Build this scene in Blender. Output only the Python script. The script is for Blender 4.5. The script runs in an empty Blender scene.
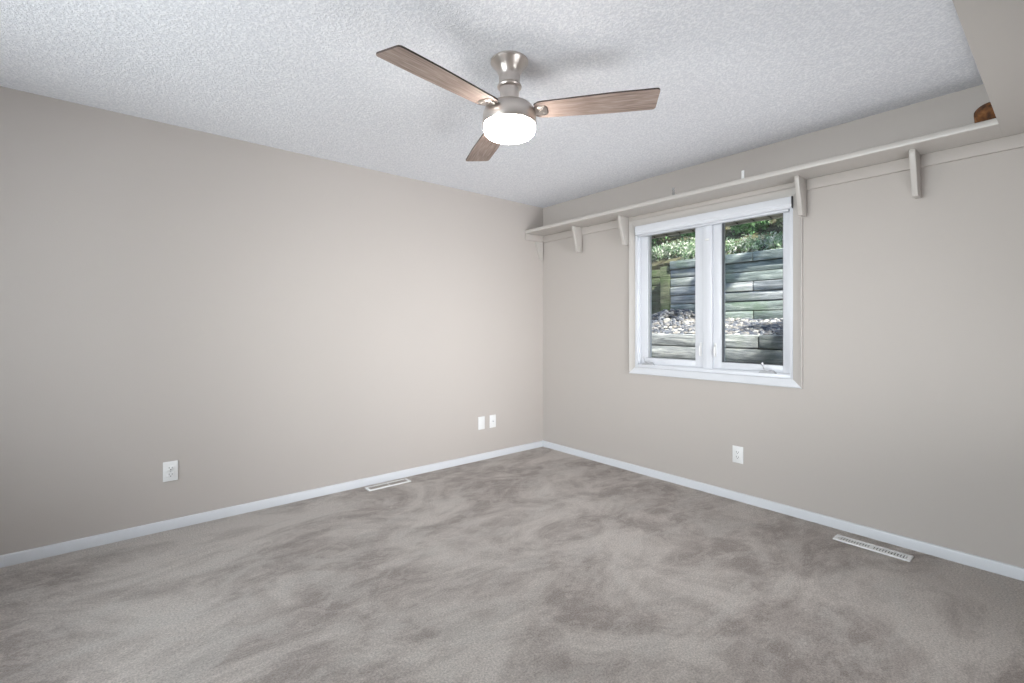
import bpy, bmesh, math, random
from mathutils import Vector, Matrix
random.seed(7)
PI = math.pi
scene = bpy.context.scene
col = scene.collection

# ------------------------------------------------------------------ camera
cam_d = bpy.data.cameras.new('camera')
cam = bpy.data.objects.new('camera', cam_d); col.objects.link(cam)
cam_d.sensor_width = 36.0
cam_d.lens = 471.0 * 36.0 / 1024.0
cam_d.shift_y = -14.0 / 1024.0
cam_d.clip_start = 0.02
cam.location = (-3.343, -3.501, 1.215)
cam.rotation_euler = (PI / 2, 0, math.atan2(0.767, 0.6416) - PI / 2)
scene.camera = cam

# ------------------------------------------------------------------ view
vs = scene.view_settings
vs.view_transform = 'Standard'; vs.look = 'None'; vs.gamma = 1.0
vs.use_curve_mapping = False
vs.exposure = 0.04

# ------------------------------------------------------------------ sky and sun
world = bpy.data.worlds.new('sky'); scene.world = world
world.use_nodes = True
wn = world.node_tree.nodes; wl = world.node_tree.links
wn.clear()
sky = wn.new('ShaderNodeTexSky'); sky.sky_type = 'NISHITA'; sky.sun_disc = False
sky.sun_elevation = math.radians(48); sky.sun_rotation = math.radians(160)
bg = wn.new('ShaderNodeBackground'); bg.inputs['Strength'].default_value = 0.42
wo = wn.new('ShaderNodeOutputWorld')
wl.new(sky.outputs[0], bg.inputs[0]); wl.new(bg.outputs[0], wo.inputs[0])

sun_d = bpy.data.lights.new('sun', 'SUN'); sun_d.energy = 19.0; sun_d.angle = math.radians(0.8)
sun_d.color = (1.0, 0.95, 0.88)
sun = bpy.data.objects.new('sun', sun_d); col.objects.link(sun)
sun.rotation_euler = Vector((0.22, 0.66, -0.71)).to_track_quat('-Z', 'Y').to_euler()
sun.location = (0, -6, 8)

# fill lamps added out of view, at the back window and the doorway
def area(name, loc, aim, sx, sy, power, color, spread=180):
    d = bpy.data.lights.new(name, 'AREA'); d.shape = 'RECTANGLE'; d.size = sx; d.size_y = sy
    d.energy = power; d.color = color; d.spread = math.radians(spread)
    o = bpy.data.objects.new(name, d); col.objects.link(o)
    o.location = loc
    o.rotation_euler = (Vector(aim) - Vector(loc)).to_track_quat('-Z', 'Y').to_euler()
    return o
area('back_window_fill', (-5.62, -2.0, 1.35), (-4.0, -2.0, 1.35), 2.0, 1.3, 156, (0.96, 0.98, 1.0))
area('doorway_fill', (-1.25, -4.3, 0.95), (-1.05, -1.0, 0.98), 1.1, 1.5, 19, (0.96, 0.98, 1.0), 62)
# two unseen lamps aimed upward, added to brighten the ceiling
area('ceiling_fill', (-4.75, -2.4, 0.5), (-4.2, -2.2, 2.44), 1.0, 1.0, 16, (0.93, 0.96, 1.0))
area('ceiling_fill_strip', (-1.2, -3.66, 0.45), (-0.7, -1.9, 2.44), 1.3, 0.3, 7.5, (0.95, 0.97, 1.0), 110)

# ------------------------------------------------------------------ helpers
def srgb(r, g, b):
    f = lambda c: (c / 255 / 12.92) if c / 255 <= 0.04045 else ((c / 255 + 0.055) / 1.055) ** 2.4
    return (f(r), f(g), f(b), 1.0)

class MB:
    """collects shapes into one bmesh"""
    def __init__(s): s.bm = bmesh.new()
    def box(s, x0, x1, y0, y1, z0, z1, bev=0, seg=2, mat=None):
        bm = bmesh.new()
        bmesh.ops.create_cube(bm, size=1)
        bmesh.ops.scale(bm, vec=(abs(x1 - x0), abs(y1 - y0), abs(z1 - z0)), verts=bm.verts)
        bmesh.ops.translate(bm, vec=((x0 + x1) / 2, (y0 + y1) / 2, (z0 + z1) / 2), verts=bm.verts)
        if bev: bmesh.ops.bevel(bm, geom=bm.edges[:], offset=bev, segments=seg, affect='EDGES', profile=0.5)
        if mat: bmesh.ops.transform(bm, matrix=mat, verts=bm.verts)
        s._add(bm); return s
    def _add(s, bm):
        me = bpy.data.meshes.new('tmp'); bm.to_mesh(me); s.bm.from_mesh(me); bpy.data.meshes.remove(me); bm.free()
    def lathe(s, prof, n=48, center=(0, 0, 0), rot=None):
        bm = bmesh.new(); rings = []
        for r, z in prof:
            if r < 1e-6: rings.append([bm.verts.new((0, 0, z))])
            else: rings.append([bm.verts.new((r * math.cos(2 * PI * i / n), r * math.sin(2 * PI * i / n), z)) for i in range(n)])
        for a, b in zip(rings, rings[1:]):
            for i in range(n):
                j = (i + 1) % n
                if len(a) == 1 and len(b) == 1: continue
                if len(a) == 1: bm.faces.new((a[0], b[j], b[i]))
                elif len(b) == 1: bm.faces.new((a[i], a[j], b[0]))
                else: bm.faces.new((a[i], a[j], b[j], b[i]))
        bmesh.ops.recalc_face_normals(bm, faces=bm.faces)
        if rot: bmesh.ops.transform(bm, matrix=rot, verts=bm.verts)
        bmesh.ops.translate(bm, vec=center, verts=bm.verts)
        s._add(bm); return s
    def prism(s, pts, axis, a, b, bev=0):
        """pts: 2D outline in the two other axes (in xyz order), extruded along axis from a to b"""
        bm = bmesh.new()
        def mk(p, v):
            q = list(p); q.insert(axis, v); return bm.verts.new(q)
        A = [mk(p, a) for p in pts]; B = [mk(p, b) for p in pts]
        n = len(pts)
        bm.faces.new(A); bm.faces.new(B[::-1])
        for i in range(n): bm.faces.new((A[i], B[i], B[(i + 1) % n], A[(i + 1) % n]))
        bmesh.ops.recalc_face_normals(bm, faces=bm.faces)
        if bev: bmesh.ops.bevel(bm, geom=bm.edges[:], offset=bev, segments=2, affect='EDGES', profile=0.5)
        s._add(bm); return s
    def tube(s, pts, r, n=12):
        bm = bmesh.new(); rings = []
        P = [Vector(p) for p in pts]
        for i, p in enumerate(P):
            t = (P[min(i + 1, len(P) - 1)] - P[max(i - 1, 0)]).normalized()
            up = Vector((0, 0, 1)) if abs(t.z) < 0.9 else Vector((1, 0, 0))
            u = t.cross(up).normalized(); v = t.cross(u)
            rr = r[i] if isinstance(r, (list, tuple)) else r
            rings.append([bm.verts.new(p + (u * math.cos(2 * PI * k / n) + v * math.sin(2 * PI * k / n)) * rr) for k in range(n)])
        for a, b in zip(rings, rings[1:]):
            for k in range(n): bm.faces.new((a[k], a[(k + 1) % n], b[(k + 1) % n], b[k]))
        bm.faces.new(rings[0][::-1]); bm.faces.new(rings[-1])
        bmesh.ops.recalc_face_normals(bm, faces=bm.faces)
        s._add(bm); return s
    def build(s, name, m, parent=None, smooth=True):
        me = bpy.data.meshes.new(name); s.bm.to_mesh(me); s.bm.free()
        me.materials.append(m)
        if smooth:
            try: me.shade_smooth()
            except Exception:
                for p in me.polygons: p.use_smooth = True
            try: me.set_sharp_from_angle(angle=math.radians(32))
            except Exception: pass
        o = bpy.data.objects.new(name, me); col.objects.link(o)
        if parent: o.parent = parent
        return o

def tag(o, label, cat, group=None, kind=None):
    o['label'] = label; o['category'] = cat
    if group: o['group'] = group
    if kind: o['kind'] = kind
    return o

def thing(name, loc, label, cat, group=None, kind=None, rz=0):
    o = bpy.data.objects.new(name, None); col.objects.link(o)
    o.empty_display_size = 0.05
    o.location = loc; o.rotation_euler = (0, 0, rz)
    return tag(o, label, cat, group, kind)

# ------------------------------------------------------------------ materials
def mat(name, color, rough=0.6, metal=0.0, spec=0.5):
    m = bpy.data.materials.new(name); m.use_nodes = True
    b = m.node_tree.nodes['Principled BSDF']
    b.inputs['Base Color'].default_value = color
    b.inputs['Roughness'].default_value = rough
    b.inputs['Metallic'].default_value = metal
    b.inputs['Specular IOR Level'].default_value = spec
    return m, m.node_tree.nodes, m.node_tree.links, b

def coords(n, l, scale=(1, 1, 1), rot=(0, 0, 0)):
    tc = n.new('ShaderNodeTexCoord'); mp = n.new('ShaderNodeMapping')
    mp.inputs['Scale'].default_value = scale; mp.inputs['Rotation'].default_value = rot
    l.new(tc.outputs['Object'], mp.inputs['Vector']); return mp.outputs['Vector']
def noise(n, l, vec, scale, detail=4, rough=0.55, dist=0.0):
    t = n.new('ShaderNodeTexNoise'); l.new(vec, t.inputs['Vector'])
    t.inputs['Scale'].default_value = scale; t.inputs['Detail'].default_value = detail
    t.inputs['Roughness'].default_value = rough; t.inputs['Distortion'].default_value = dist
    return t.outputs['Fac']
def ramp(n, l, fac, stops):
    r = n.new('ShaderNodeValToRGB'); l.new(fac, r.inputs['Fac'])
    e = r.color_ramp.elements
    while len(e) < len(stops): e.new(0.5)
    for i, (p, c) in enumerate(stops): e[i].position = p; e[i].color = c
    return r.outputs['Color']
def mix(n, l, fac, a, b, mode='MIX'):
    x = n.new('ShaderNodeMix'); x.data_type = 'RGBA'; x.blend_type = mode
    for s, v in ((x.inputs[0], fac), (x.inputs[6], a), (x.inputs[7], b)):
        if hasattr(v, 'links'): l.new(v, s)
        else: s.default_value = v
    return x.outputs[2]
def bump(n, l, b, h, strength, dist):
    p = n.new('ShaderNodeBump'); p.inputs['Strength'].default_value = strength; p.inputs['Distance'].default_value = dist
    l.new(h, p.inputs['Height']); l.new(p.outputs[0], b.inputs['Normal'])

def paint(name, c, rough, amt=0.0012, sc=160):
    m, n, l, b = mat(name, c, rough)
    v = coords(n, l)
    l.new(mix(n, l, noise(n, l, v, 1.3, 3), c, tuple(x * 0.955 for x in c[:3]) + (1,)), b.inputs['Base Color'])
    bump(n, l, b, noise(n, l, v, sc, 3), 0.35, amt)
    return m
WALL = paint('greige_wall_paint', srgb(183, 176, 171), 0.62)
SHELF = paint('greige_satin_paint', srgb(187, 182, 177), 0.30, 0.0004, 60)
TRIMW = paint('white_trim_paint', srgb(210, 212, 217), 0.38, 0.0002, 60)
CASE = paint('casing_paint', srgb(184, 179, 175), 0.40, 0.0002, 60)
VINYL = paint('white_vinyl', srgb(216, 218, 224), 0.35, 0.0001, 60)
PLASTIC = paint('white_plastic', srgb(228, 228, 228), 0.32, 0.0001, 60)
DARK = mat('dark_slot', srgb(40, 38, 36), 0.7)[0]
DARK_GREY = mat('cap_and_recess_shade', srgb(95, 97, 102), 0.6)[0]
DUCT_SHADE = mat('duct_shade', srgb(52, 48, 45), 0.7)[0]
TAUPE = mat('taupe_enamel', srgb(168, 160, 152), 0.5)[0]
CHROME = mat('brushed_lever_metal', srgb(190, 190, 195), 0.3, 0.8)[0]

# popcorn ceiling
CEIL, n, l, b = mat('popcorn_ceiling', srgb(226, 229, 236), 0.9, spec=0.2)
v = coords(n, l)
h1 = noise(n, l, v, 85, 5, 0.62, 0.4)
hr = ramp(n, l, h1, [(0.40, (0, 0, 0, 1)), (0.62, (1, 1, 1, 1))])
bump(n, l, b, hr, 0.45, 0.006)
l.new(mix(n, l, hr, srgb(222, 224, 230), srgb(240, 241, 245)), b.inputs['Base Color'])

# carpet
CARPET, n, l, b = mat('taupe_carpet', srgb(165, 155, 149), 0.95, spec=0.1)
b.inputs['Sheen Weight'].default_value = 0.25
b.inputs['Sheen Roughness'].default_value = 0.6
v = coords(n, l, (1, 1, 1))
vb = coords(n, l, (0.85, 1.35, 1), (0, 0, 0.55))
big = ramp(n, l, noise(n, l, vb, 1.6, 8, 0.68, 0.9), [(0.42, (0, 0, 0, 1)), (0.60, (1, 1, 1, 1))])
str_ = ramp(n, l, noise(n, l, coords(n, l, (0.9, 1.7, 1), (0, 0, -0.5)), 3.2, 9, 0.72, 0.8), [(0.50, (0, 0, 0, 1)), (0.60, (1, 1, 1, 1))])
fine = noise(n, l, v, 130, 4, 0.75)
pile = noise(n, l, v, 420, 2, 0.6)
c1 = mix(n, l, big, srgb(165, 153, 146), srgb(214, 205, 198))
sml = ramp(n, l, noise(n, l, coords(n, l, (1, 1.6, 1), (0, 0, 0.9)), 6.5, 9, 0.74, 0.5), [(0.51, (0, 0, 0, 1)), (0.56, (1, 1, 1, 1))])
c1 = mix(n, l, mix(n, l, 0.30, (0, 0, 0, 1), sml), c1, srgb(226, 218, 211))
c2 = mix(n, l, mix(n, l, 0.5, (0, 0, 0, 1), str_), c1, srgb(212, 206, 200))
fr = ramp(n, l, fine, [(0.34, (0.62, 0.61, 0.60, 1)), (0.66, (1.22, 1.22, 1.22, 1))])
l.new(mix(n, l, 1.0, c2, fr, 'MULTIPLY'), b.inputs['Base Color'])
add = n.new('ShaderNodeMath'); add.operation = 'ADD'; l.new(fine, add.inputs[0]); l.new(pile, add.inputs[1])
bump(n, l, b, add.outputs[0], 0.9, 0.012)

# brushed nickel
NICKEL, n, l, b = mat('brushed_nickel', srgb(206, 198, 192), 0.30, 1.0)
bump(n, l, b, noise(n, l, coords(n, l, (1, 1, 30)), 40, 2), 0.08, 0.001)
# blade wood
WOOD, n, l, b = mat('weathered_oak_blade', srgb(150, 128, 116), 0.5)
vv = coords(n, l, (1.2, 16, 16))
g = ramp(n, l, noise(n, l, vv, 7, 6, 0.6, 0.5), [(0.3, srgb(112, 94, 86)), (0.5, srgb(146, 128, 119)), (0.72, srgb(176, 160, 151))])
l.new(g, b.inputs['Base Color'])
DARKWOOD = mat('dark_blade_edge', srgb(58, 47, 42), 0.5)[0]
# lit opal glass
OPAL, n, l, b = mat('lit_opal_glass', (1, 1, 1, 1), 0.3)
b.inputs['Emission Color'].default_value = (1.0, 0.955, 0.90, 1)
b.inputs['Emission Strength'].default_value = 62.0
# window glass
GLASS = bpy.data.materials.new('window_glass'); GLASS.use_nodes = True
n = GLASS.node_tree.nodes; l = GLASS.node_tree.links; n.clear()
tr = n.new('ShaderNodeBsdfTransparent'); tr.inputs[0].default_value = (0.93, 0.96, 0.96, 1)
gl = n.new('ShaderNodeBsdfGlossy'); gl.inputs['Roughness'].default_value = 0.02
fz = n.new('ShaderNodeFresnel'); fz.inputs[0].default_value = 1.45
ms = n.new('ShaderNodeMixShader'); ou = n.new('ShaderNodeOutputMaterial')
l.new(fz.outputs[0], ms.inputs[0]); l.new(tr.outputs[0], ms.inputs[1]); l.new(gl.outputs[0], ms.inputs[2]); l.new(ms.outputs[0], ou.inputs[0])
# outdoor
def timber_mat(name, a, b_, c, moss):
    m, n, l, b = mat(name, a, 0.9, spec=0.2)
    v = coords(n, l, (14, 0.9, 9))
    g = ramp(n, l, noise(n, l, v, 3.0, 7, 0.65, 0.6), [(0.30, a), (0.52, b_), (0.70, c)])
    pm = ramp(n, l, noise(n, l, coords(n, l), 2.6, 5, 0.6), [(0.50, (0, 0, 0, 1)), (0.64, (0.65, 0.65, 0.65, 1))])
    g2 = mix(n, l, pm, g, moss)
    l.new(g2, b.inputs['Base Color'])
    bump(n, l, b, noise(n, l, v, 9, 5, 0.7), 0.8, 0.02)
    return m
TIMBER = timber_mat('weathered_timber', srgb(80, 88, 86), srgb(140, 148, 144), srgb(196, 198, 192), srgb(112, 130, 108))
TIMBER2 = timber_mat('grey_timber', srgb(88, 92, 96), srgb(156, 158, 160), srgb(214, 212, 210), srgb(140, 146, 136))
MOSSY = timber_mat('mossy_timber', srgb(56, 58, 46), srgb(88, 92, 72), srgb(120, 122, 98), srgb(84, 104, 62))
STONE, n, l, b = mat('gravel_stone', srgb(170, 168, 168), 0.8)
oi = n.new('ShaderNodeNewGeometry')
l.new(ramp(n, l, oi.outputs['Random Per Island'], [(0, srgb(48, 52, 62)), (0.4, srgb(84, 86, 94)), (0.75, srgb(116, 110, 104)), (1, srgb(168, 166, 162))]), b.inputs['Base Color'])
SOIL, n, l, b = mat('dark_soil', srgb(74, 68, 56), 1.0, spec=0.1)
v = coords(n, l); l.new(ramp(n, l, noise(n, l, v, 9, 6), [(0.35, srgb(60, 56, 44)), (0.65, srgb(92, 90, 68))]), b.inputs['Base Color'])
bump(n, l, b, noise(n, l, v, 30, 5), 0.8, 0.03)
BARK, n, l, b = mat('bark', srgb(92, 80, 70), 0.95)
bump(n, l, b, noise(n, l, coords(n, l, (1, 1, 0.2)), 30, 5), 0.8, 0.02)
def leaf_mat(name, stops):
    m, n, l, b = mat(name, stops[0][1], 0.6, spec=0.3)
    g = n.new('ShaderNodeNewGeometry')
    c = ramp(n, l, g.outputs['Random Per Island'], stops)
    l.new(c, b.inputs['Base Color'])
    t = n.new('ShaderNodeBsdfTranslucent'); l.new(c, t.inputs[0])
    mx = n.new('ShaderNodeMixShader'); mx.inputs[0].default_value = 0.35
    out = [x for x in n if x.type == 'OUTPUT_MATERIAL'][0]
    l.new(b.outputs[0], mx.inputs[1]); l.new(t.outputs[0], mx.inputs[2]); l.new(mx.outputs[0], out.inputs[0])
    return m
LEAF_A = leaf_mat('bright_leaf', [(0, srgb(70, 108, 66)), (0.5, srgb(110, 158, 96)), (1, srgb(168, 204, 150))])
LEAF_B = leaf_mat('pale_leaf', [(0, srgb(92, 104, 66)), (0.45, srgb(150, 160, 110)), (0.8, srgb(196, 198, 160)), (1, srgb(214, 206, 190))])
LEAF_C = leaf_mat('dark_leaf', [(0, srgb(48, 70, 40)), (0.6, srgb(88, 116, 66)), (1, srgb(130, 150, 96))])
LEAF_D = leaf_mat('undergrowth_leaf', [(0, srgb(84, 112, 82)), (0.4, srgb(134, 162, 120)), (0.7, srgb(186, 192, 170)), (1, srgb(228, 222, 216))])
SOFFIT, n, l, b = mat('soffit_board', srgb(176, 166, 152), 0.8)
w = n.new('ShaderNodeTexWave'); w.bands_direction = 'Y'; w.inputs['Scale'].default_value = 2.4; w.inputs['Distortion'].default_value = 0
l.new(coords(n, l), w.inputs['Vector'])
l.new(ramp(n, l, w.outputs['Fac'], [(0.0, srgb(92, 84, 74)), (0.06, srgb(186, 176, 162)), (1, srgb(204, 196, 182))]), b.inputs['Base Color'])
SIDING = paint('siding', srgb(170, 164, 152), 0.8)
ROCK, n, l, b = mat('rust_brown_rock', srgb(128, 82, 44), 0.75)
v = coords(n, l)
l.new(ramp(n, l, noise(n, l, v, 28, 5), [(0.35, srgb(62, 38, 20)), (0.55, srgb(118, 74, 36)), (0.8, srgb(160, 112, 64))]), b.inputs['Base Color'])
bump(n, l, b, noise(n, l, v, 60, 4), 0.6, 0.006)

# ------------------------------------------------------------------ room shell
XB, YS, H = -5.4, -3.9, 2.44          # back wall (behind camera), side wall with the deep shelf, ceiling height
WY0, WY1, WZ0, WZ1 = -2.336, -1.123, 0.881, 2.062    # window opening in the right wall
def struct(o, label, cat): return tag(o, label, cat, kind='structure')

fl = MB().box(XB - 0.2, 0.2, YS - 0.2, 0.2, -0.15, 0.0).build('floor', CARPET)
struct(fl, 'taupe cut pile carpet with brushed lighter and darker patches', 'carpet floor')
ce = MB().box(XB - 0.2, 0.2, YS - 0.2, 0.2, H, H + 0.2).build('ceiling', CEIL)
struct(ce, 'pale popcorn textured ceiling around the fan', 'ceiling')
wL = MB().box(XB - 0.2, 0.2, 0, 0.2, 0, H).build('wall_left', WALL)
struct(wL, 'long plain greige wall left of the corner', 'wall')
m = MB()
m.box(0, 0.2, YS - 0.2, WY0, 0, H); m.box(0, 0.2, WY1, 0.0, 0, H)
m.box(0, 0.2, WY0, WY1, 0, WZ0); m.box(0, 0.2, WY0, WY1, WZ1, H)
wR = m.build('wall_right', WALL); struct(wR, 'greige wall holding the window and the long shelf', 'wall')
m = MB()   # wall behind the camera, window opening added to let fill light in
m.box(XB - 0.2, XB, YS - 0.2, -3.05, 0, H); m.box(XB - 0.2, XB, -0.95, 0.0, 0, H)
m.box(XB - 0.2, XB, -3.05, -0.95, 0, 0.65); m.box(XB - 0.2, XB, -3.05, -0.95, 2.05, H)
struct(m.build('wall_back', WALL), 'greige wall behind the camera with a wide window added for fill light', 'wall')
m = MB()   # wall under the deep shelf, doorway cut in for fill light
m.box(XB, -2.2, YS - 0.2, YS, 0, H); m.box(-0.35, 0.0, YS - 0.2, YS, 0, H); m.box(-2.2, -0.35, YS - 0.2, YS, 2.08, H)
struct(m.build('wall_front', WALL), 'greige wall with a doorway added under the deep shelf for fill light', 'wall')

m = MB()   # closed box added beyond the doorway to keep the sun out
m.box(-3.2, -3.0, -5.6, YS - 0.2, 0, H); m.box(-0.2, 0.0, -5.6, YS - 0.2, 0, H); m.box(-3.2, 0.0, -5.8, -5.6, 0, H); m.box(-3.2, 0.0, -5.8, YS - 0.2, H, H + 0.1); m.box(-3.2, 0.0, -5.8, YS - 0.2, -0.1, 0)
struct(m.build('sun_block_hall', WALL), 'unseen greige box added beyond the doorway to block the sun', 'wall')
def baseboard(name, axis, a, b, label, face, sgn):
    h, t = 0.058, 0.016
    # profile: (offset from wall, z)
    pr = [(0, 0), (t, 0), (t, h - 0.009), (t - 0.002, h - 0.003), (t - 0.006, h), (0, h)]
    pts = [((face + sgn * p), z) for p, z in pr]
    if axis == 0: o = MB().prism([(p, z) for p, z in pts], 0, a, b)
    else: o = MB().prism([(p, z) for p, z in pts], 1, a, b)
    struct(o.build(name, TRIMW), label, 'baseboard')
baseboard('baseboard_left', 0, XB, -0.0005, 'white baseboard along the long left wall', 0, -1)
baseboard('baseboard_right', 1, YS, -0.0162, 'white baseboard under the window wall', 0, -1)

# ------------------------------------------------------------------ window
win = thing('window_1', (0.0, (WY0 + WY1) / 2, WZ0), 'white double casement window looking onto a timber retaining wall', 'window', kind='structure')
yc = (WY0 + WY1) / 2
def L(m_, name, mt, parent=win):      # build in world coordinates, then parent keeping place
    o = m_.build(name, mt, parent); o.matrix_parent_inverse = Matrix.Identity(4)
    r = parent
    off = Vector((0, 0, 0))
    while r is not None: off += Vector(r.location); r = r.parent
    for vtx in o.data.vertices: vtx.co -= off
    return o
# casing (ranch profile, mitred)
def casing(side):
    w, t0, t1 = 0.054, 0.018, 0.009
    y0, y1, z0, z1 = WY0, WY1, WZ0, WZ1
    prof = [(0, 0.0), (-t1, 0.0), (-t1 - 0.002, 0.006), (-t0 + 0.003, w - 0.012), (-t0, w - 0.006), (-t0 + 0.003, w), (0, w)]
    bm = bmesh.new(); ends = []
    for e in (0, 1):
        ring = []
        for x, o in prof:
            if side == 'bottom': p = (x, (y0 - o) if e == 0 else (y1 + o), z0 - o)
            if side == 'top': p = (x, (y0 - o) if e == 0 else (y1 + o), z1 + o)
            if side == 'near': p = (x, y0 - o, (z0 - o) if e == 0 else (z1 + o))
            if side == 'far': p = (x, y1 + o, (z0 - o) if e == 0 else (z1 + o))
            ring.append(bm.verts.new(p))
        ends.append(ring)
    k = len(prof)
    for i in range(k): bm.faces.new((ends[0][i], ends[1][i], ends[1][(i + 1) % k], ends[0][(i + 1) % k]))
    bm.faces.new(ends[0]); bm.faces.new(ends[1][::-1])
    bmesh.ops.recalc_face_normals(bm, faces=bm.faces)
    q = MB(); q._add(bm); return q
for s_ in ('near', 'far', 'top'): L(casing(s_), 'casing', CASE)
bc = L(casing('bottom'), 'casing', TRIMW); bc['label'] = 'white bottom casing board of the window'
# vinyl frame lining the opening
FX0, FX1 = 0.0, 0.14
m = MB()
ft = 0.022
m.box(FX0 - 0.004, FX1, WY0 + 0.001, WY0 + ft, WZ0 + 0.001, WZ1 - 0.001, 0.002)
m.box(FX0 - 0.004, FX1, WY1 - ft, WY1 - 0.001, WZ0 + 0.001, WZ1 - 0.001, 0.002)
m.box(FX0 - 0.004, FX1, WY0 + ft - 0.002, WY1 - ft + 0.002, WZ0 + 0.001, WZ0 + ft + 0.004, 0.002)
m.box(FX0 - 0.004, FX1, WY0 + ft - 0.002, WY1 - ft + 0.002, WZ1 - ft, WZ1 - 0.001, 0.002)
# inner stop
m.box(0.022, FX1, WY1 - ft - 0.012, WY1 - ft + 0.002, WZ0 + ft, WZ1 - ft, 0.002)
m.box(0.022, FX1, WY0 + ft - 0.002, WY0 + ft + 0.005, WZ0 + ft, WZ1 - ft, 0.002)
m.box(0.022, FX1, WY0 + ft, WY1 - ft, WZ0 + ft, WZ0 + ft + 0.010, 0.002)
L(m, 'window_frame', VINYL)
MYa, MYb = -1.782, -1.712
L(MB().box(0.018, FX1, MYa, MYb, WZ0 + ft, WZ1 - ft, 0.003), 'mullion', VINYL)
PALE_GREY = mat('gasket_and_crank_shade', srgb(176, 178, 182), 0.6)[0]
def sash(y0, y1, wa, wb, gm):
    x0, x1 = 0.030, 0.095; w = 0.048; z0, z1 = WZ0 + ft + 0.011, WZ1 - ft - 0.004
    q = MB()
    q.box(x0, x1, y0, y0 + wa, z0, z1, 0.003); q.box(x0, x1, y1 - wb, y1, z0, z1, 0.003)
    q.box(x0 + .0005, x1 - .0005, y0 + wa - 0.004, y1 - wb + 0.004, z0, z0 + w, 0.003)
    q.box(x0 + .0005, x1 - .0005, y0 + wa - 0.004, y1 - wb + 0.004, z1 - w, z1, 0.003)
    s = L(q, 'sash', VINYL)
    a, b_ = y0 + wa, y1 - wb; c, d = z0 + w, z1 - w; t = 0.005
    g = MB()      # one closed rubber ring round the glass
    bm = bmesh.new(); rings = []
    for x in (x0 + 0.010, 0.068):
        for o in (-0.001, t):
            rings.append([bm.verts.new((x, yy, zz)) for yy, zz in ((a + o, c + o), (b_ - o, c + o), (b_ - o, d - o), (a + o, d - o))])
    o0, i0, o1, i1 = rings
    for i in range(4):
        j = (i + 1) % 4
        for p, q_ in ((o0, i0), (i0, i1), (i1, o1), (o1, o0)): bm.faces.new((p[i], p[j], q_[j], q_[i]))
    bmesh.ops.recalc_face_normals(bm, faces=bm.faces); g._add(bm)
    L(g, 'gasket', gm, s)
    L(MB().box(0.070, 0.076, a - 0.004, b_ + 0.004, z0 + w - 0.004, z1 - w + 0.004), 'pane', GLASS, s)
    return s
sf = sash(MYb + 0.002, WY1 - ft - 0.014, 0.066, 0.062, PALE_GREY)
sn = sash(WY0 + ft + 0.006, MYa - 0.002, 0.046, 0.062, DARK_GREY)  # dark gasket colour stands in for the shaded recess face
# lock levers on the sash stiles beside the mullion
for y in (MYb + 0.022, MYa - 0.022):
    q = MB().box(0.022, 0.0305, y - 0.008, y + 0.008, 1.00, 1.10, 0.003)
    q.tube([(0.026, y, 1.09), (0.012, y, 1.075), (0.008, y, 1.03), (0.006, y - 0.004, 1.005)], [0.004, 0.005, 0.006, 0.004])
    L(q, 'lock_lever', PLASTIC)
L(MB().box(0.010, 0.0182, -1.762, -1.732, 1.86, 1.875, 0.002), 'latch_plate', PLASTIC)
# crank operators on the bottom of the frame
for y, s_ in ((-1.245, 1), (-2.175, 1)):
    q = MB().prism([(y - 0.055, WZ0 + ft + 0.003), (y + 0.055, WZ0 + ft + 0.003), (y + 0.045, WZ0 + ft + 0.020), (y - 0.030, WZ0 + ft + 0.026)], 0, -0.006, 0.030, 0.003)
    c_ = L(q, 'crank_base', PALE_GREY)  # grey colour on the base stands in for its shadow
    h = MB().tube([(-0.004, y - 0.03, WZ0 + ft + 0.020), (-0.024, y - 0.02, WZ0 + ft + 0.022), (-0.030, y + 0.01, WZ0 + ft + 0.034), (-0.026, y + 0.02, WZ0 + ft + 0.060)], [0.005, 0.005, 0.0045, 0.004])
    h.lathe([(0, -0.011), (0.006, -0.009), (0.008, 0), (0.006, 0.009), (0, 0.011)], 14, (-0.026, y + 0.021, WZ0 + ft + 0.068))
    L(h, 'crank_handle', CHROME, c_)

# unseen window added behind the camera as a source of fill light
w2 = thing('fill_window', (XB, -2.0, 0.65), 'wide white framed window added behind the camera for fill light', 'window', kind='structure')
q = MB()
q.box(XB - 0.14, XB + 0.012, -3.11, -3.02, 0.60, 2.10, 0.003); q.box(XB - 0.14, XB + 0.012, -0.98, -0.89, 0.60, 2.10, 0.003)
q.box(XB - 0.139, XB + 0.011, -3.03, -0.97, 0.60, 0.69, 0.003); q.box(XB - 0.139, XB + 0.011, -3.03, -0.97, 2.02, 2.10, 0.003)
q.box(XB - 0.12, XB - 0.05, -2.03, -1.97, 0.68, 2.03, 0.003)
L(q, 'window_frame', VINYL, w2)
L(MB().box(XB - 0.09, XB - 0.085, -3.03, -0.97, 0.68, 2.03), 'pane', GLASS, w2)

# blind headrail across the top of the window
bl = thing('window_blind', (0, yc, 1.975), 'white raised window blind pulled up to its headrail across the window top', 'blind')
by0, by1 = WY0 - 0.003, WY1 - 0.018
pr_ = [(0.030, 2.058), (-0.030, 2.058), (-0.034, 2.050), (-0.034, 2.012), (-0.029, 2.006), (-0.029, 1.990), (-0.024, 1.984), (0.030, 1.984)]
q = MB().prism(pr_, 1, by0 + 0.006, by1 - 0.003)
L(q, 'headrail', VINYL, bl)
q = MB().prism([(x, z) for x, z in pr_], 1, by0 + 0.003, by0 + 0.0062); L(q, 'end_cap', DARK_GREY, bl)
q = MB().prism([(x, z) for x, z in pr_], 1, by1 - 0.0032, by1); L(q, 'end_cap', DARK_GREY, bl)
q = MB()
for k in range(2): q.box(-0.014, 0.024, by0 + 0.03, by1 - 0.02, 1.977 - k * 0.006, 1.983 - k * 0.006, 0.0015)
L(q, 'stacked_slats', VINYL, bl)

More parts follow.
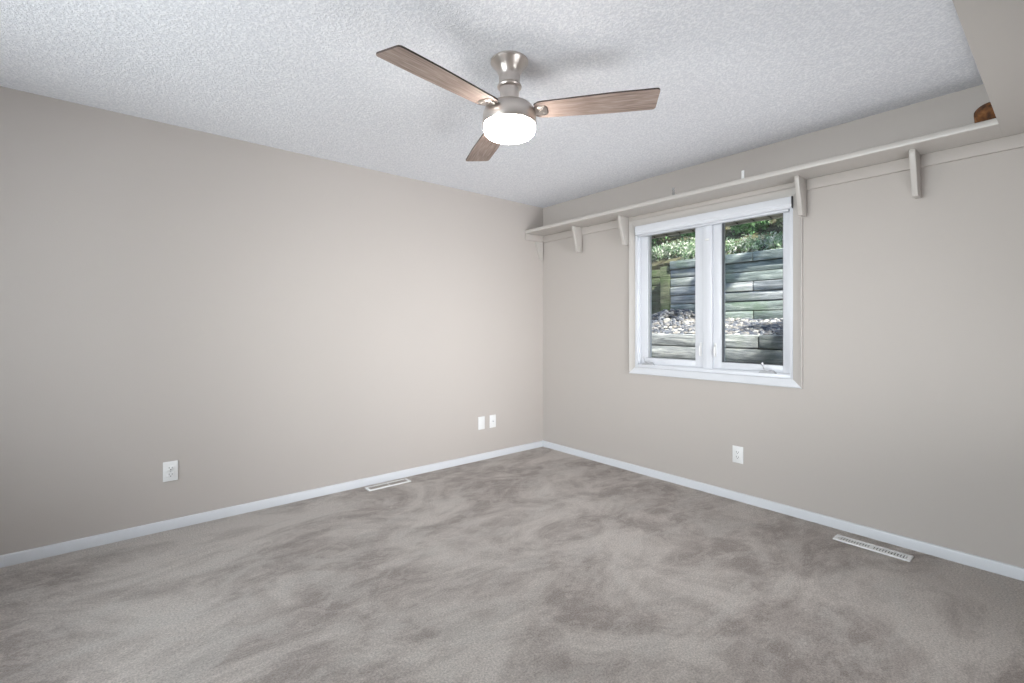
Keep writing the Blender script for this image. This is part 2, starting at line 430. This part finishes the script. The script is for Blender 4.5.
# ------------------------------------------------------------------ shelves
SZ0, SZ1 = 2.148, 2.180
YE = -3.276
sh = thing('wall_shelf', (0, 0, 2.14), 'long greige wall shelf on tapered brackets running over the window', 'shelf')
q = MB().prism([(-0.0005, SZ0), (-0.240, SZ0), (-0.2445, SZ0 + 0.003), (-0.246, SZ0 + 0.008), (-0.246, SZ1 - 0.008), (-0.2445, SZ1 - 0.003), (-0.240, SZ1), (-0.0005, SZ1)], 1, YE, -0.0008)
L(q, 'shelf_board', SHELF, sh)
q = MB().box(-0.018, -0.0005, WY1 + 0.055, -0.0190, 2.082, SZ0 - 0.0002, 0.003)
L(q, 'cleat', WALL, sh); q = MB()
q.box(-0.018, -0.0005, YS + 0.001, WY0 - 0.055, 2.082, SZ0 - 0.0002, 0.003)
L(q, 'cleat', WALL, sh)
L(MB().box(-0.018, -0.0005, WY0 - 0.055, WY1 + 0.055, WZ1 + 0.055, SZ0 - 0.0002, 0.002), 'cleat', WALL, sh)
L(MB().box(-0.246, -0.0005, -0.0188, -0.0008, 2.082, SZ0 - 0.0002, 0.003), 'end_cleat', WALL, sh)
def bracket(y, th, dt, db, x1=-0.0182, zb=1.915):
    pts = [(x1 if y < -0.1 else -0.0005, SZ0 - 0.0002), (-dt, SZ0 - 0.0002), (-dt, SZ0 - 0.018), (-db, zb), (x1 if y < -0.1 else -0.0005, zb)]
    q = MB().prism(pts, 1, y - th / 2, y + th / 2, 0.002)
    return L(q, 'bracket', SHELF, sh)
bracket(-0.533, 0.024, 0.135, 0.078)
bracket(-1.058, 0.024, 0.140, 0.078)
bracket(-2.404, 0.024, 0.150, 0.085)
bracket(-2.954, 0.026, 0.160, 0.090)
q = MB().prism([(-0.0185, SZ0 - 0.07), (-0.115, SZ0 - 0.07), (-0.06, 1.905), (-0.0185, 1.905)], 1, -0.0188, -0.0008)
L(q, 'bracket', SHELF, sh)

ds = thing('wall_shelf', (-1.5, YE, 2.14), 'deep greige shelf over the wall opposite, seen from below at top right', 'shelf')
y_ = YE - 0.0003
q = MB().prism([(YS + 0.002, SZ0), (y_, SZ0), (y_, SZ1 - 0.003), (y_ - 0.003, SZ1), (YS + 0.002, SZ1)], 0, XB + 0.002, -0.0005)
L(q, 'shelf_board', SHELF, ds)
q = MB().box(XB + 0.002, -0.0185, YS + 0.0005, YS + 0.018, 2.082, SZ0 - 0.0002, 0.003)
L(q, 'cleat', WALL, ds)

# ---- small things on the shelf
rk = MB()
bm = bmesh.new(); bmesh.ops.create_icosphere(bm, subdivisions=4, radius=1)
rnd = random.Random(3)
dirs = [(Vector((rnd.uniform(-1, 1), rnd.uniform(-1, 1), rnd.uniform(-1, 1))).normalized(), rnd.uniform(0.72, 0.9)) for _ in range(16)]
for v_ in bm.verts:
    p = v_.co.copy()
    for d, lim in dirs:
        k = p.dot(d)
        if k > lim: p -= d * (k - lim)
    v_.co = Vector((p.x * 0.070, p.y * 0.072, p.z * 0.056))
zmin = min(v_.co.z for v_ in bm.verts)
bmesh.ops.translate(bm, vec=(0, 0, -zmin - 0.003), verts=bm.verts)
for v_ in bm.verts:
    if v_.co.z < 0: v_.co.z = 0
rk._add(bm)
o = rk.build('rock', ROCK); o.location = (-0.150, -3.252, SZ1 + 0.0002)
tag(o, 'rusty brown rock lying on the shelf at its far right end', 'rock')

def clip(y, m_, label):
    t = thing('shelf_clip', (-0.215, y, SZ1), label, 'clip')
    q = MB().box(-0.014, 0.014, -0.011, 0.011, 0.0002, 0.004, 0.001)
    q.build('foot', m_, t)
    q = MB().box(-0.003, 0.003, -0.009, 0.009, 0.0035, 0.060, 0.002)
    q.build('upright', m_, t)
    return t
CLEARP, n, l, b = mat('clear_plastic', srgb(205, 205, 205), 0.15)
b.inputs['Transmission Weight'].default_value = 0.75; b.inputs['IOR'].default_value = 1.2
clip(-2.110, PLASTIC, 'small white plastic clip standing on the shelf edge above the window middle')
clip(-1.610, CLEARP, 'small clear plastic clip standing on the shelf edge above the left sash')

# ------------------------------------------------------------------ outlets and plates
def plate(name, face, pos, z, w, h, label, kind, cat, group=None):
    """face 'L' lies on the left wall (y=0), 'R' on the right wall (x=0); local: x across, y out of the wall (towards -y)"""
    if face == 'L': t = thing(name, (pos, 0, z), label, cat, group)
    else: t = thing(name, (0, pos, z), label, cat, group, rz=-PI / 2)
    q = MB().box(-w / 2, w / 2, -0.006, -0.0003, -h / 2, h / 2, 0.0025, 3)
    q.build('cover_plate', PLASTIC, t)
    if kind == 'duplex':
        for dz in (0.020, -0.020):
            r = MB().box(-0.017, 0.017, -0.0085, -0.005, dz - 0.0145, dz + 0.0145, 0.0022, 2).build('receptacle', PLASTIC, t)
            q = MB().box(-0.0085, -0.0060, -0.0092, -0.0080, dz - 0.002, dz + 0.008)
            q.box(0.0060, 0.0085, -0.0092, -0.0080, dz - 0.002, dz + 0.007)
            q.lathe([(0, -0.0006), (0.0028, -0.0006), (0.0028, 0.0006), (0, 0.0006)], 16, (0, -0.0086, dz - 0.008), Matrix.Rotation(PI / 2, 4, 'X'))
            q.build('slot', DARK, r)
        MB().lathe([(0, -0.001), (0.003, -0.001), (0.003, 0.001), (0, 0.001)], 16, (0, -0.0062, 0), Matrix.Rotation(PI / 2, 4, 'X')).build('screw', CHROME, t)
    elif kind == 'decora':
        r = MB().box(-0.0165, 0.0165, -0.0085, -0.005, -0.0335, 0.0335, 0.0015, 2).build('receptacle', PLASTIC, t)
        q = MB()
        for dz in (0.017, -0.017):
            q.box(-0.0085, -0.0060, -0.0092, -0.0080, dz - 0.002, dz + 0.007)
            q.box(0.0060, 0.0085, -0.0092, -0.0080, dz - 0.002, dz + 0.006)
            q.lathe([(0, -0.0006), (0.0026, -0.0006), (0.0026, 0.0006), (0, 0.0006)], 16, (0, -0.0086, dz - 0.008), Matrix.Rotation(PI / 2, 4, 'X'))
        q.build('slot', DARK, r)
    elif kind == 'jack':
        MB().box(-0.009, 0.009, -0.0085, -0.005, -0.010, 0.010, 0.001).build('jack', PLASTIC, t)
    elif kind == 'coax':
        q = MB().lathe([(0, 0), (0.0055, 0), (0.0055, 0.006), (0.0035, 0.0065), (0.0035, 0.011), (0, 0.011)], 20, (0, -0.0055, 0), Matrix.Rotation(PI / 2, 4, 'X'))
        q.build('connector', CHROME, t)
    if kind in ('jack', 'coax', 'decora'):
        for dz in (0.048, -0.048):
            MB().lathe([(0, -0.001), (0.003, -0.001), (0.003, 0.001), (0, 0.001)], 16, (0, -0.0062, dz), Matrix.Rotation(PI / 2, 4, 'X')).build('screw', PLASTIC, t)
    return t
plate('power_outlet', 'L', -3.100, 0.349, 0.074, 0.118, 'white duplex power outlet low on the left wall', 'duplex', 'outlet')
plate('wall_jack_plate', 'L', -0.782, 0.338, 0.072, 0.118, 'left of two small white wall plates near the corner', 'jack', 'wall plate', 'white wall plates near the corner')
plate('wall_jack_plate', 'L', -0.652, 0.338, 0.072, 0.118, 'right of two small white wall plates, nearer the corner', 'coax', 'wall plate', 'white wall plates near the corner')
plate('power_outlet', 'R', -1.981, 0.322, 0.074, 0.118, 'white power outlet on the wall below the window', 'decora', 'outlet')

# ------------------------------------------------------------------ floor registers
def register(loc, rz, label, lou, n_l=24, w=0.345, d=0.085):
    t = thing('floor_register', loc, label, 'floor vent', rz=rz)
    q = MB(); a, b_ = w / 2 - 0.020, d / 2 - 0.019; z0, z1 = 0.0005, 0.009
    q.box(-w / 2, w / 2, b_, d / 2, z0, z1, 0.003); q.box(-w / 2, w / 2, -d / 2, -b_, z0, z1, 0.003)
    q.box(-w / 2, -a, -b_ - 0.003, b_ + 0.003, z0, z1 - 0.0003, 0.002); q.box(a, w / 2, -b_ - 0.003, b_ + 0.003, z0, z1 - 0.0003, 0.002)
    q.box(-0.005, 0.005, -b_, b_, z0, z1 - 0.0006, 0.001)
    q.build('frame', PLASTIC, t)
    MB().box(-a, a, -b_, b_, 0.0004, 0.0016).build('slot_shade', DUCT_SHADE, t)  # thin dark sheet, paints the shade inside the floor opening
    for k in range(n_l):
        x = -a + (k + 0.5) * 2 * a / n_l
        if abs(x) < 0.006: continue
        MB().box(-0.0036, 0.0036, -b_, b_, 0.0035, 0.0086, mat=Matrix.Translation((x, 0, 0))).build('louvre', lou, t)
    return t
register((-0.161, -2.782, 0), PI / 2, 'white slotted floor register in the carpet below the window wall', PLASTIC)
register((-1.745, -0.108, 0), 0, 'white rimmed floor register with taupe louvres by the left wall', TAUPE)

# ------------------------------------------------------------------ ceiling fan
FC = (-1.963, -1.833)
fan = thing('ceiling_fan', (FC[0], FC[1], 2.44), 'brushed nickel ceiling fan with three wooden blades and a lit globe', 'ceiling fan')
MB().lathe([(0, -0.0004), (0.083, -0.0004), (0.0865, -0.004), (0.0865, -0.011), (0.083, -0.016), (0.067, -0.032), (0.056, -0.050), (0.051, -0.062), (0.049, -0.072), (0, -0.072)], 64).build('canopy', NICKEL, fan)
MB().lathe([(0, -0.0722), (0.049, -0.0722), (0.0485, -0.108), (0.054, -0.114), (0.0565, -0.120), (0.054, -0.126), (0.044, -0.130), (0.042, -0.203), (0, -0.203)], 64).build('downrod_sleeve', NICKEL, fan)
MB().lathe([(0, -0.1972), (0.056, -0.1972), (0.080, -0.2010), (0.100, -0.2110), (0.113, -0.2250), (0.1205, -0.2420), (0.1235, -0.2600), (0.1235, -0.2920), (0.121, -0.2980), (0.112, -0.3000), (0, -0.3000)], 72).build('motor_housing', NICKEL, fan)
gl_ = MB().lathe([(0, -0.3005), (0.116, -0.3005), (0.1185, -0.304), (0.1185, -0.318), (0.114, -0.334), (0.101, -0.344), (0.072, -0.350), (0.035, -0.352), (0, -0.352)], 72).build('light_globe', OPAL, fan)
gl_['label'] = 'glowing white drum glass'
def blade_mesh():
    r0, r1 = 0.118, 0.655; nn = 26
    bm = bmesh.new(); top = []; bot = []
    outline = []
    def halfw(r):
        t = (r - r0) / (r1 - r0)
        w = 0.058 + 0.014 * min(1, t * 1.6)
        if t < 0.05: w *= 0.72 + 0.28 * math.sqrt(max(0, t / 0.05))
        return w
    xs = [r0 + (r1 - r0) * i / nn for i in range(nn + 1)]
    up = [(x, halfw(x)) for x in xs]; dn = [(x, -halfw(x)) for x in reversed(xs)]
    # rounded tip corners, end slightly slanted
    up = [p for p in up if p[0] < r1 - 0.020] ; dn = [p for p in dn if p[0] < r1 - 0.020]
    tip = []
    for k in range(7):
        a = PI / 2 - k * PI / 12; tip.append((r1 - 0.020 + 0.016 * math.cos(a), 0.072 - 0.016 + 0.016 * math.sin(a)))
    for k in range(7):
        a = -k * PI / 12; tip.append((r1 - 0.012 + 0.016 * math.cos(a), -0.072 + 0.016 + 0.016 * math.sin(a)))
    outline = up + tip + dn
    A = [bm.verts.new((x, y, 0.0035)) for x, y in outline]; B = [bm.verts.new((x, y, -0.0035)) for x, y in outline]
    fa = bm.faces.new(A); fb = bm.faces.new(B[::-1])
    k = len(A); side = []
    for i in range(k): side.append(bm.faces.new((A[i], B[i], B[(i + 1) % k], A[(i + 1) % k])))
    bmesh.ops.recalc_face_normals(bm, faces=bm.faces)
    for f in side: f.material_index = 1
    return bm
bmb = blade_mesh(); me = bpy.data.meshes.new('blade'); bmb.to_mesh(me); bmb.free()
me.materials.append(WOOD); me.materials.append(DARKWOOD)
iron = MB()
iron.box(0.078, 0.150, -0.018, 0.018, -0.003, 0.003, 0.002)
iron.prism([(0.112, -0.020), (0.135, -0.034), (0.165, -0.036), (0.176, -0.020), (0.176, 0.020), (0.165, 0.036), (0.135, 0.034), (0.112, 0.020)], 2, -0.0085, -0.0037, 0.0012)
for (x, y) in ((0.158, -0.022), (0.158, 0.022), (0.138, 0)):
    iron.lathe([(0, -0.0035), (0.004, -0.003), (0.0055, 0), (0, 0)], 14, (x, y, -0.0084))
irono = None
for i, ang in enumerate((-51.5, 188.5, 67.5)):
    bo = bpy.data.objects.new('blade', me); col.objects.link(bo); bo.parent = fan
    bo.location = (0, 0, -0.237)
    bo.rotation_euler = (Matrix.Rotation(math.radians(ang), 3, 'Z') @ Matrix.Rotation(math.radians(-8.0), 3, 'X')).to_euler()
    if irono is None: irono = iron.build('blade_iron', NICKEL, bo)
    else:
        c_ = irono.copy(); col.objects.link(c_); c_.parent = bo

# ------------------------------------------------------------------ outdoors
def timber(parent, mt, x0, depth, y0, y1, z, h, jx=0.006):
    dx = random.uniform(-jx, jx)
    q = MB().box(x0 + dx, x0 + depth, y0 + 0.003, y1 - 0.003, z + 0.004, z + h - 0.003, 0.010, 2)
    for v_ in q.bm.verts:
        v_.co.x += 0.004 * math.sin(v_.co.y * 7 + z * 31); 
    L(q, 'timber', mt, parent)
def ret_wall(loc, x0, ya, yb, z0, courses, h, mts, label, cuts, cap=None):
    t = thing('retaining_wall', loc, label, 'retaining wall')
    for c in range(courses):
        ys = [ya] + [y for y in cuts[c % len(cuts)] if ya < y < yb] + [yb]
        for a, b_ in zip(ys, ys[1:]): timber(t, random.choice(mts), x0 - (0.02 if cap and c == courses - 1 else 0), 0.16, a, b_, z0 + c * h, h)
    return t
# grade close to the house, set below the window
og = MB().box(0.2, 8.0, -7, 7, 0.50, 0.62).build('ground', SOIL); tag(og, 'brown soil strip between the house and the low timber wall', 'ground', kind='structure')
ret_wall((1.2, -0.8, 0.62), 1.2, -4.5, 3.0, 0.62, 4, 0.132, [TIMBER2, TIMBER], 'low grey timber retaining wall nearest the window, below the gravel', [[-3.1, -1.62, 0.2], [-2.4, -0.93, 1.2], [-3.3, -1.2, 0.6]])
# gravel bench between the walls
gb = MB().prism([(1.36, 0.62), (1.36, 1.12), (2.2, 1.30), (2.6, 1.33), (2.6, 0.62)], 1, -4.5, 3.0).build('gravel_bed', SOIL)
tag(gb, 'sloping earth bench under the loose gravel', 'ground', kind='structure')
def stones(name, N, region, zf, smin, smax, label, seed):
    rnd = random.Random(seed)
    ico = bmesh.new(); bmesh.ops.create_icosphere(ico, subdivisions=1, radius=1)
    V = [v_.co.copy() for v_ in ico.verts]; F_ = [[v_.index for v_ in f.verts] for f in ico.faces]; ico.free()
    vs_, fs = [], []
    for i in range(N):
        x = rnd.uniform(region[0], region[1]); y = rnd.uniform(region[2], region[3]); s = rnd.uniform(smin, smax)
        R_ = Matrix.Rotation(rnd.uniform(0, 6.28), 3, 'Z') @ Matrix.Rotation(rnd.uniform(-.5, .5), 3, 'X')
        sc = Vector((rnd.uniform(.8, 1.5), rnd.uniform(.7, 1.1), rnd.uniform(.5, .85))) * s
        z = zf(x, y, rnd) + s * 0.3; k = len(vs_)
        for p in V:
            q = R_ @ Vector((p.x * sc.x, p.y * sc.y, p.z * sc.z)); jit = 1 + rnd.uniform(-.13, .13)
            vs_.append((x + q.x * jit, y + q.y * jit, z + q.z * jit))
        for f in F_: fs.append([k + a for a in f])
    me = bpy.data.meshes.new(name); me.from_pydata(vs_, [], fs); me.update(); me.materials.append(STONE)
    o = bpy.data.objects.new(name, me); col.objects.link(o)
    tag(o, label, 'gravel', kind='stuff'); return o
def bench(x, y, r):
    base = 1.12 + (x - 1.36) * 0.214 if x > 1.36 else 1.145
    mound = 0.16 * math.exp(-((y + 0.25) / 0.45) ** 2) * max(0, min(1, (x - 1.45) / 0.5))
    return max(base, 1.12) + mound * r.uniform(0.55, 1)
stones('gravel', 5200, (1.40, 2.14, -2.9, 1.0), bench, 0.016, 0.038, 'loose grey and white gravel lying between the two timber walls', 5)
# upper wall, right and left sections
ret_wall((2.2, -1.5, 1.28), 2.2, -4.5, -0.10, 1.18, 8, 0.1125, [TIMBER, TIMBER2, TIMBER], 'tall grey-green timber retaining wall behind the gravel', [[-3.1, -1.9, -0.75], [-2.5, -1.15], [-3.3, -1.55, -0.45]], cap=True)
ret_wall((2.42, 0.8, 1.28), 2.42, -0.10, 3.2, 1.14, 8, 0.110, [MOSSY], 'mossy timber retaining wall section set back at the left', [[0.9], [1.6, 0.45], [1.2]])
po = MB().box(2.20, 2.42, -0.10, 0.05, 1.10, 2.02, 0.01).build('timber_post', MOSSY)
tag(po, 'mossy upright timber post where the tall wall steps back', 'post')
# slope above
bk = bmesh.new(); q = MB()
NX, NY = 14, 40; grid = {}
for i in range(NX + 1):
    for j in range(NY + 1):
        x = 2.37 + (9.0 - 2.37) * i / NX; y = -9 + 16 * j / NY
        if y > -0.12 and x < 2.6: x = 2.58
        if i == 0: grid[-1, j] = bk.verts.new((x, y, 1.2))
        grid[i, j] = bk.verts.new((x, y, 2.02 + (x - 2.37) * 0.55 + 0.06 * math.sin(y * 2.1 + x) + random.uniform(-.02, .02)))
for i in range(-1, NX):
    for j in range(NY): bk.faces.new((grid[i, j], grid[i + 1, j], grid[i + 1, j + 1], grid[i, j + 1]))
bmesh.ops.recalc_face_normals(bk, faces=bk.faces)
q._add(bk); tag(q.build('hillside', SOIL), 'earth bank rising behind the timber walls', 'ground', kind='structure')

def leaves(rnd, N, size, cen, rad, droop=0.2, shell=0.0):
    vs_, fs = [], []
    for i in range(N):
        while True:
            p = Vector((rnd.uniform(-1, 1), rnd.uniform(-1, 1), rnd.uniform(-1, 1)))
            if shell < p.length < 1: break
        lump = 0.75 + 0.25 * math.sin(p.x * 6 + cen[0] * 3) * math.sin(p.y * 7 + cen[1]) * math.sin(p.z * 6)
        c = Vector((cen[0] + p.x * rad[0] * lump, cen[1] + p.y * rad[1] * lump, cen[2] + p.z * rad[2] * lump))
        s = size * rnd.uniform(0.6, 1.3)
        R_ = Matrix.Rotation(rnd.uniform(0, 6.28), 3, 'Z') @ Matrix.Rotation(rnd.uniform(-1.2, 1.2), 3, 'Y') @ Matrix.Rotation(rnd.uniform(-.8, .8), 3, 'X')
        k = len(vs_)
        for q_ in ((-1, 0, 0), (-.3, .36, .06), (.5, .28, .04), (1, 0, -.12), (.5, -.28, .04), (-.3, -.36, .06)):
            vs_.append(tuple(c + R_ @ (Vector(q_) * s)))
        fs.append([k, k + 1, k + 2, k + 3]); fs.append([k, k + 3, k + 4, k + 5])
    return vs_, fs
def shrub(x, y, z, rad, N, size, mt, label, seed, name='shrub', cat='shrub', group=None):
    rnd = random.Random(seed)
    t = thing(name, (x, y, z), label, cat, group)
    vs_, fs = leaves(rnd, N, size, (0, 0, rad[2] * 0.9), rad)
    me = bpy.data.meshes.new('foliage'); me.from_pydata(vs_, [], fs); me.update(); me.materials.append(mt)
    o = bpy.data.objects.new('foliage', me); col.objects.link(o); o.parent = t
    q = MB()
    for k in range(7):
        a = rnd.uniform(0, 6.28); e = Vector((math.cos(a) * rad[0] * .6, math.sin(a) * rad[1] * .6, rad[2] * rnd.uniform(1.0, 1.7)))
        q.tube([(0, 0, -0.10), tuple(e * 0.4 + Vector((0, 0, .03))), tuple(e)], [0.014, 0.009, 0.004], 6)
    q.build('stems', BARK, t)
    return t
gz = lambda x: 2.02 + (x - 2.37) * 0.55
specs = [
 (3.15, 0.0, 0.36, LEAF_A, 'bright green leafy shrub seen high in the left pane'),
 (3.3, 0.95, 0.44, LEAF_A, 'green leafy shrub at the far left of the bank'),
 (3.10, -0.72, 0.30, LEAF_A, 'low green shrub on the bank behind the window mullion'),
 (3.12, -1.30, 0.32, LEAF_B, 'pale twiggy shrub at the left of the right pane'),
 (3.08, -1.90, 0.30, LEAF_B, 'pale yellowish shrub in the middle of the right pane'),
 (3.15, -2.55, 0.36, LEAF_C, 'darker green shrub toward the right of the bank'),
 (3.9, 0.2, 0.62, LEAF_A, 'larger green shrub high on the bank at left'),
 (3.8, -1.1, 0.58, LEAF_B, 'larger pale shrub high on the bank at centre'),
 (3.9, -2.3, 0.62, LEAF_C, 'larger dark green shrub high on the bank at right'),
 (5.2, 1.6, 0.95, LEAF_C, 'tall dark bush on the upper bank at left'),
 (5.2, -0.2, 0.95, LEAF_A, 'tall green bush on the upper bank at centre'),
 (5.2, -2.0, 0.95, LEAF_B, 'tall pale bush on the upper bank at right'),
 (4.6, 3.0, 0.9, LEAF_A, 'tall green bush at the outer left of the bank'),
]
for i, (x, y, r, mt, lab) in enumerate(specs):
    shrub(x, y, gz(x) - 0.02, (r, r * 1.1, r * 0.95), int(1500 + 2600 * r), 0.028 + 0.018 * r, mt, lab, 20 + i)
rnd = random.Random(9); vs_, fs = [], []
for i in range(420):
    x = 2.46 + rnd.random() * 0.26; y = rnd.uniform(-3.0, 1.9)
    if y > -0.12: x += 0.22
    a, b_ = leaves(rnd, 34, rnd.uniform(0.016, 0.030), (x, y, gz(x) + 0.07), (0.07, 0.13, 0.14))
    k = len(vs_); vs_ += a; fs += [[q_ + k for q_ in f] for f in b_]
me = bpy.data.meshes.new('undergrowth'); me.from_pydata(vs_, [], fs); me.update(); me.materials.append(LEAF_D)
o = bpy.data.objects.new('undergrowth', me); col.objects.link(o)
tag(o, 'pale tangled undergrowth spilling over the top of the tall timber wall', 'undergrowth', kind='stuff')
# tree standing up the path; its crown breaks the sunlight into patches
tr_ = thing('tree', (3.0, -5.6, 2.3), 'leafy tree beyond the house whose crown dapples the timber walls', 'tree')
MB().tube([(0, 0, -0.2), (-0.2, 0.3, 1.2), (-0.9, 1.0, 2.2), (-1.7, 1.7, 2.7)], [0.14, 0.11, 0.08, 0.04], 12).build('trunk', BARK, tr_)
vs_, fs = [], []
rnd = random.Random(77)
for cl in range(20):
    c_ = (-2.0 + rnd.uniform(-1.6, 1.6), 2.1 + rnd.uniform(-2.2, 2.0), 2.8 + rnd.uniform(-0.5, 0.7))
    a, b_ = leaves(rnd, 110, 0.075, c_, (0.42, 0.42, 0.25))
    k = len(vs_); vs_ += a; fs += [[q_ + k for q_ in f] for f in b_]
me = bpy.data.meshes.new('crown'); me.from_pydata(vs_, [], fs); me.update(); me.materials.append(LEAF_C)
o = bpy.data.objects.new('crown', me); col.objects.link(o); o.parent = tr_
# eave over the window
q = MB().box(0.2, 0.62, -7, 5, 2.085, 2.11); q.box(0.60, 0.64, -7, 5, 2.075, 2.36)
tag(q.build('trim_1', SOFFIT), 'board soffit of the eave seen through the top of the window', 'soffit', kind='structure')
